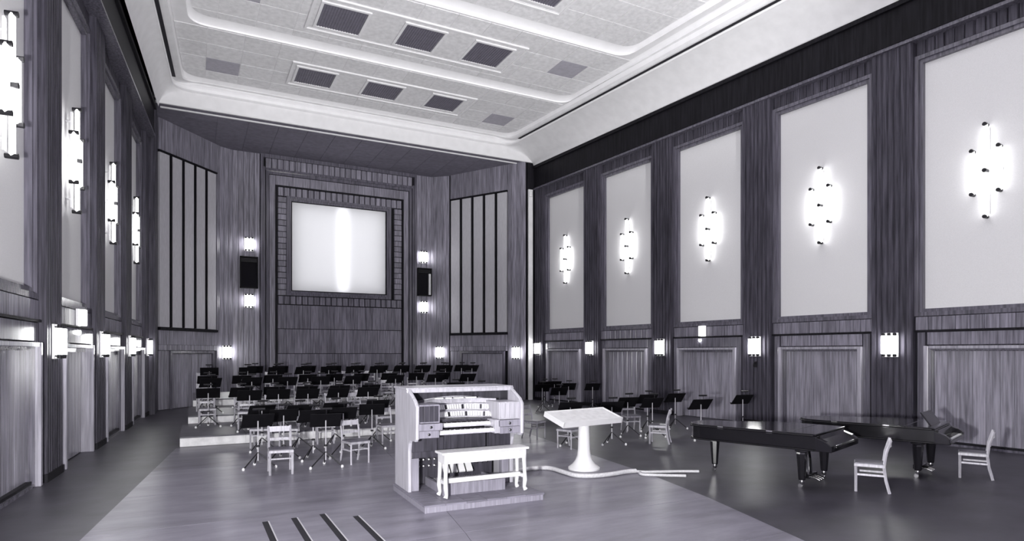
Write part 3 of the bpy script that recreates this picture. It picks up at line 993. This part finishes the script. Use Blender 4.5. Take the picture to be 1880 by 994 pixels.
# left and right upper cheeks with panels, blocks of drawers below
for x0, x1, side in ((.05, .38, 'left'), (WD - .40, WD - .05, 'right')):
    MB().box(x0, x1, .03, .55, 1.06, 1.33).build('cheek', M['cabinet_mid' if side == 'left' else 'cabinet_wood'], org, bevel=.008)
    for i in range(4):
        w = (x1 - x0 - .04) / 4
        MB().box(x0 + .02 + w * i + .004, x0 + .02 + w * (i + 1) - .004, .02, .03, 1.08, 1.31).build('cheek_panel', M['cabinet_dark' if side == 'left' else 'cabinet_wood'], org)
    for k, (z0, z1, xa, xb) in enumerate(((.955, 1.055, x0, x1 + (.03 if side == 'left' else 0)), (.845, .95, x0, x1 - (.02 if side == 'left' else 0)))):
        xa2 = xa - (.03 if side == 'right' and k == 0 else 0)
        d = MB().box(xa2, xb, -.01 + .015 * k, .50, z0, z1).build('drawer', M['cabinet_mid'], org, bevel=.004)
        MB().lathe([(.010, 0), (.020, .006), (.020, .014), (.008, .020)], 10).build('knob', M['ebony'], d, loc=((xa2 + xb) / 2, -.01 + .015 * k, (z0 + z1) / 2)).rotation_euler = (math.pi / 2, 0, 0)
# two manuals
for k, (y, z) in enumerate(((-.01, .93), (.13, 1.02))):
    kb = MB().box(.37, 1.25, y, y + .16, z - .05, z - .004).build('manual', M['cabinet_wood'], org, bevel=.003)
    mb = MB()
    for i in range(36):
        x = .385 + .85 * i / 36
        mb.box(x + .001, x + .85 / 36 - .001, y - .004, y + .15, z - .03, z + .012)
    mb.build('white_keys', M['ivory'], kb)['kind'] = 'stuff'
    mb = MB()
    for i in range(36):
        if i % 7 in (2, 6): continue
        x = .385 + .85 * (i + 1) / 36
        mb.box(x - .006, x + .006, y + .055, y + .15, z + .012, z + .024)
    mb.build('black_keys', M['ebony'], kb)['kind'] = 'stuff'
MB().box(.345, .37, .12, .40, .86, 1.06).build('key_cheek', M['cabinet_wood'], org)
MB().box(1.25, 1.335, -.01, .40, .86, 1.06).build('key_cheek', M['cabinet_wood'], org)
MB().box(.38, 1.33, .28, .42, 1.03, 1.075).build('key_slip', M['cabinet_dark'], org)
# curved stop rails: two horseshoe rows of white tabs
def arc(u, r):   # plan position on the horseshoe, u in -1..1
    a = u * 1.05
    return (WD / 2 + r * math.sin(a) * 1.02, .70 - .60 * (1 - math.cos(a)) - (.69 - r) * .8)


for row, (z0, z1, r, n) in enumerate(((1.08, 1.17, .58, 28), (1.19, 1.28, .63, 30), (1.30, 1.36, .67, 24))):
    mb = MB()
    m = 18
    for i in range(m):
        u0 = -1 + 2 * i / m; u1 = -1 + 2 * (i + 1) / m
        (xa, ya), (xb, yb) = arc(u0, r), arc(u1, r)
        mb.add([(xa, ya + .01, z0 - .012), (xb, yb + .01, z0 - .012), (xb, yb + .06, z0 - .012), (xa, ya + .06, z0 - .012), (xa, ya + .035, z1), (xb, yb + .035, z1), (xb, yb + .07, z1), (xa, ya + .07, z1)],
               [(0, 3, 2, 1), (4, 5, 6, 7), (0, 1, 5, 4), (1, 2, 6, 5), (2, 3, 7, 6), (3, 0, 4, 7)])
    rail = mb.build('stop_rail', M['cabinet_wood'], org)
    if row == 2: continue
    tab = MB().box(-.013, .013, -.03, .0, -.035, .035).mesh('stop_tab', M['ivory'])
    tabd = MB().box(-.011, .011, -.03, .0, -.035, .035).mesh('stop_tab', M['ebony'])
    for i in range(n):
        u = -.96 + 1.92 * (i + .5) / n
        x, y = arc(u, r)
        o = link('stop_tab', tabd if i % 7 == 3 else tab, rail, (x, y + .01, (z0 + z1) / 2 - .01))
        o.rotation_euler = (-.35, 0, -u * .8)
for x0, w_ in ((.50, .14), (.68, .10), (.82, .16), (1.02, .18)):
    MB().box(x0, x0 + w_, .60, .66, 1.365, 1.385).build('music_sheet', M['ivory'], org)
# knee board and lower case
for i in range(7):
    MB().box(.46 + .118 * i, .46 + .118 * (i + 1) - .004, .42, .45, .60, .90).build('knee_board', M['cabinet_dark'], org)
MB().box(.05, WD - .05, .36, .44, .50, .60).build('knee_rail', M['cabinet_dark'], org, bevel=.01)
for x0, x1 in ((.05, .45), (1.29, WD - .05)):
    MB().box(x0, x1, .36, .40, .60, .83).build('knee_panel', M['cabinet_dark'], org)
for x0 in (.06, WD - .18):
    MB().box(x0, x0 + .12, .40, .52, 0, .50).build('inner_post', M['cabinet_mid'], org, bevel=.008)
MB().box(.18, WD - .18, .80, .84, .02, .5).build('toe_board', M['cabinet_dark'], org)
# expression pedals, toe studs
for i in range(4):
    MB().prism([(.62, .20), (.78, .38), (.80, .36), (.64, .18)], .66 + .13 * i, .76 + .13 * i, 'x').build('swell_pedal', M['ivory'], org)
stud = MB().lathe([(.022, 0), (.026, .012), (.02, .03), (.006, .036)], 10).mesh('toe_stud', M['brass'], True)
for r_ in range(2):
    for i in range(14):
        x = .24 + 1.26 * (i + .5) / 14
        if .62 < x < 1.2 and r_ == 0: continue
        o = link('toe_stud', stud, org, (x, .79, .30 + .1 * r_)); o.rotation_euler = (math.pi / 2, 0, 0)
# pedal board
pbx = MB().box(.40, 1.40, -.06, -.02, .0, .17).build('pedal_frame', M['cabinet_mid'], org)
for x in (.40, 1.36):
    MB().box(x, x + .04, -.02, .78, 0, .13).build('pedal_frame_side', M['cabinet_mid'], pbx)
for i in range(22):
    x = .455 + .90 * i / 21
    MB().prism([(-.02, .03), (.76, .06), (.76, .10), (-.02, .10)], x - .012, x + .012, 'x').build('pedal', M['cabinet_wood'], pbx)

bn = thing('organ_bench', 'pale wooden organ bench straddling the pedals in front of the console', 'bench', (3.86, 8.40, .11), .0)
MB().box(-.70, .70, -.16, .16, .63, .665).build('seat', M['bench_wood'], bn, bevel=.008)
mb = MB().box(-.66, .66, -.135, -.11, .50, .63); mb.box(-.66, .66, .11, .135, .50, .63); mb.box(-.66, -.635, -.11, .11, .50, .63); mb.box(.635, .66, -.11, .11, .50, .63)
mb.build('apron', M['bench_wood'], bn)
for x in (-.63, .63):
    for y in (-.115, .115):
        s = 1 if x > 0 else -1
        MB().sweep([(x, y, .55), (x + s * .01, y * 1.05, .30), (x + s * .012, y * 1.15, .16), (x, y * 1.12, .06), (x + s * .02, y * 1.2, .016)], [.034, .028, .034, .026, .036], 8).build('leg', M['bench_wood'], bn, smooth=True)
    MB().box(x - .02, x + .02, -.10, .10, .20, .25).build('side_stretcher', M['bench_wood'], bn)
MB().box(-.62, .62, -.03, .03, .20, .27).build('stretcher', M['bench_wood'], bn, bevel=.008)


# ------------------------------------------------------------------ white conductor's desk
dk = thing('conductor_desk', 'white sloping desk on a round flared pedestal beside the organ', 'desk', (6.60, 9.79, 0), .17)
MB().lathe([(.30, 0), (.30, .035), (.27, .06), (.215, .10), (.165, .17), (.13, .26), (.115, .38), (.108, .70), (.105, .84)], 28).build('pedestal', M['white_paint'], dk, smooth=True)
MB().box(-.16, .16, -.08, .06, .84, .93).build('bracket', M['black'], dk)
R_ = Matrix.Translation((.04, .03, 1.0)) @ Matrix.Rotation(.30, 4, 'X')
MB().box(-.74, .74, -.26, .26, -.05, .015, R_).build('desk_top', M['white_paint'], dk, bevel=.01)
mb = MB()
for bx in ((-.76, .76, -.285, -.26, -.075, .035), (-.76, .76, .26, .285, -.07, .03), (-.765, -.74, -.285, .285, -.07, .03), (.74, .765, -.285, .285, -.07, .03)): mb.box(*bx, R_)
mb.build('rim', M['white_paint'], dk)
MB().box(-.70, .70, -.24, .24, .016, .022, R_).build('desk_cover', M['paper'], dk)


# ------------------------------------------------------------------ pale hoses across the floor
def smooth_path(pts, n=6):
    P = [Vector(p) for p in pts]; P = [P[0]] + P + [P[-1]]
    out = []
    for i in range(1, len(P) - 2):
        for k in range(n):
            t = k / n
            a, b, c, d = P[i - 1], P[i], P[i + 1], P[i + 2]
            out.append(.5 * ((2 * b) + (-a + c) * t + (2 * a - 5 * b + 4 * c - d) * t * t + (-a + 3 * b - 3 * c + d) * t ** 3))
    out.append(P[-2])
    return out


hz = .046
tag(MB().sweep(smooth_path([(4.80, 9.0, hz), (5.02, 9.75, hz), (5.5, 10.05, hz), (5.93, 9.98, hz), (5.97, 9.5, hz), (6.0, 9.15, hz), (6.25, 8.98, hz), (6.62, 8.96, hz), (7.0, 9.02, hz), (7.2, 9.0, hz)]), .040, 10)
    .build('organ_hose', M['hose'], smooth=True), 'thick pale hose winding from the organ past the white desk', 'hose')
for pts, lab in (([(7.24, 9.02, .03), (7.35, 8.9, .03), (7.55, 8.82, .03), (7.95, 8.66, .03), (8.25, 8.5, .03)], 'thin pale cable running on from the hose towards the piano'),
                 ([(7.24, 8.94, .03), (7.15, 8.8, .03), (7.2, 8.68, .03), (7.45, 8.5, .03), (7.75, 8.3, .03)], 'thin pale cable curling forward from the hose end')):
    tag(MB().sweep(smooth_path(pts), .024, 8).build('floor_cable', M['hose'], smooth=True), lab, 'cable', 'cables at the hose end')


# ------------------------------------------------------------------ grand pianos
def piano(loc, rz, label, desk_up):
    p = thing('grand_piano', label, 'piano', loc, rz, 'grand pianos')
    Wd, Ln = 1.42, 2.30

    def outline(g=0.0, y0=0.0):
        right = [(Wd + g, y0), (Wd + g, .95), (Wd - .06 + g, 1.15), (Wd - .22 + g, 1.38), (Wd - .40 + g, 1.58), (Wd - .50 + g, 1.80), (Wd - .56 + g * .8, 2.02), (Wd - .66 + g * .5, 2.18), (Wd - .84, Ln - .02 + g), (.46, Ln + g), (.22, Ln - .03 + g), (.06, Ln - .14 + g * .5), (-g, Ln - .30), (-g, y0)]
        return right
    MB().prism(outline(0, .02), .66, .885).build('rim', M['lacquer_satin'], p, bevel=.012)
    MB().prism(outline(.012, .02), .64, .665).build('rim_moulding', M['lacquer_satin'], p, bevel=.011)
    lid = MB().prism(outline(.03, .46), .89, .918).build('lid', M['lacquer'], p, bevel=.008)
    for y in (.75, 1.6):
        MB().box(-.036, -.012, y - .05, y + .05, .87, .915).build('hinge', M['brass'], lid)
    MB().box(-.03, Wd + .03, .02, .455, .890, .918).build('lid_flap', M['lacquer'], p, bevel=.008)
    for z, g in ((.884, .03), (.652, .014)):
        MB().sweep([(-g, .06, z), (-g, Ln - .32, z), (.04, Ln - .13 + g, z), (.22, Ln - .03 + g, z)], .013, 10).build('glint_bead', M['lacquer_satin'], p, smooth=True)  # bead added along the case edges to catch a highlight line
    # keyboard end
    for x0, x1 in ((0, .12), (Wd - .12, Wd)):
        MB().prism([(-.20, .64), (.04, .64), (.04, .86), (-.12, .80), (-.20, .74)], x0, x1, 'x').build('key_arm', M['lacquer'], p, bevel=.01)
    MB().box(.12, Wd - .12, -.19, .03, .64, .675).build('key_bed', M['lacquer'], p)
    MB().box(.12, Wd - .12, -.205, -.175, .655, .705).build('key_slip', M['lacquer'], p)
    if desk_up:
        mb = MB()
        for i in range(52):
            x = .125 + 1.17 * i / 52
            mb.box(x + .0008, x + 1.17 / 52 - .0008, -.173, -.05, .675, .715)
        mb.build('white_keys', M['ivory'], p)['kind'] = 'stuff'
        mb = MB()
        for i in range(51):
            if i % 7 in (2, 6): continue
            x = .125 + 1.17 * (i + 1) / 52
            mb.box(x - .005, x + .005, -.13, -.05, .715, .727)
        mb.build('black_keys', M['ebony'], p)['kind'] = 'stuff'
        MB().prism([(-.05, .675), (-.02, .675), (.02, .87), (-.01, .87)], .12, Wd - .12, 'x').build('fallboard', M['lacquer'], p)
        MB().prism([(.12, .918), (.15, .918), (.30, 1.14), (.27, 1.14)], .30, Wd - .30, 'x').build('music_desk', M['lacquer'], p, bevel=.006)
    else:
        MB().prism([(-.185, .705), (-.175, .735), (-.03, .83), (.02, .885), (.02, .70), (-.15, .68)], .12, Wd - .12, 'x').build('fallboard', M['lacquer'], p, bevel=.006)
        MB().tube((.35, -.188, .73), (.55, -.188, .73), .006, .006, 6).build('fallboard_handle', M['brass'], p)
    # legs with brass casters
    for x, y in ((.17, .30), (Wd - .17, .30), (.55, Ln - .32)):
        lg = MB().lathe([(.115, .655), (.115, .60), (.085, .585), (.09, .56), (.058, .15), (.05, .13)], 8, (x, y, 0)).build('leg', M['lacquer'], p)
        cs = MB().lathe([(.042, .14), (.046, .12), (.04, .08), (.03, .065)], 12, (x, y, 0))
        cs.tube((x - .018, y + .02, .035), (x + .018, y + .02, .035), .035, .035, 12)
        cs.box(x - .026, x + .026, y - .01, y + .03, .035, .08)
        cs.build('caster', M['brass'], lg, smooth=True)
    # pedal lyre
    ly = MB()
    for x in (-.13, .13):
        ly.sweep([(Wd / 2 + x * .8, .42, .65), (Wd / 2 + x * 1.1, .40, .40), (Wd / 2 + x, .38, .16)], .022, 6)
    ly.box(Wd / 2 - .20, Wd / 2 + .20, .30, .44, .10, .17)
    ly.build('lyre', M['lacquer'], p)
    mb = MB()
    for x in (-.05, .05): mb.tube((Wd / 2 + x, .38, .16), (Wd / 2 + x, .42, .65), .006, .006, 6)
    mb.build('lyre_rods', M['brass'], p)
    for x in (-.10, 0, .10):
        MB().sweep([(Wd / 2 + x, .32, .125), (Wd / 2 + x, .24, .115), (Wd / 2 + x, .16, .085)], .016, 8, .008).build('pedal', M['brass'], p)
    return p


piano((8.76, 6.45, 0), .325, 'closed black grand piano in front, its straight side to the camera', False)
piano((11.28, 6.06, 0), .325, 'black grand piano behind, with raised music desk, close to the right wall', True)
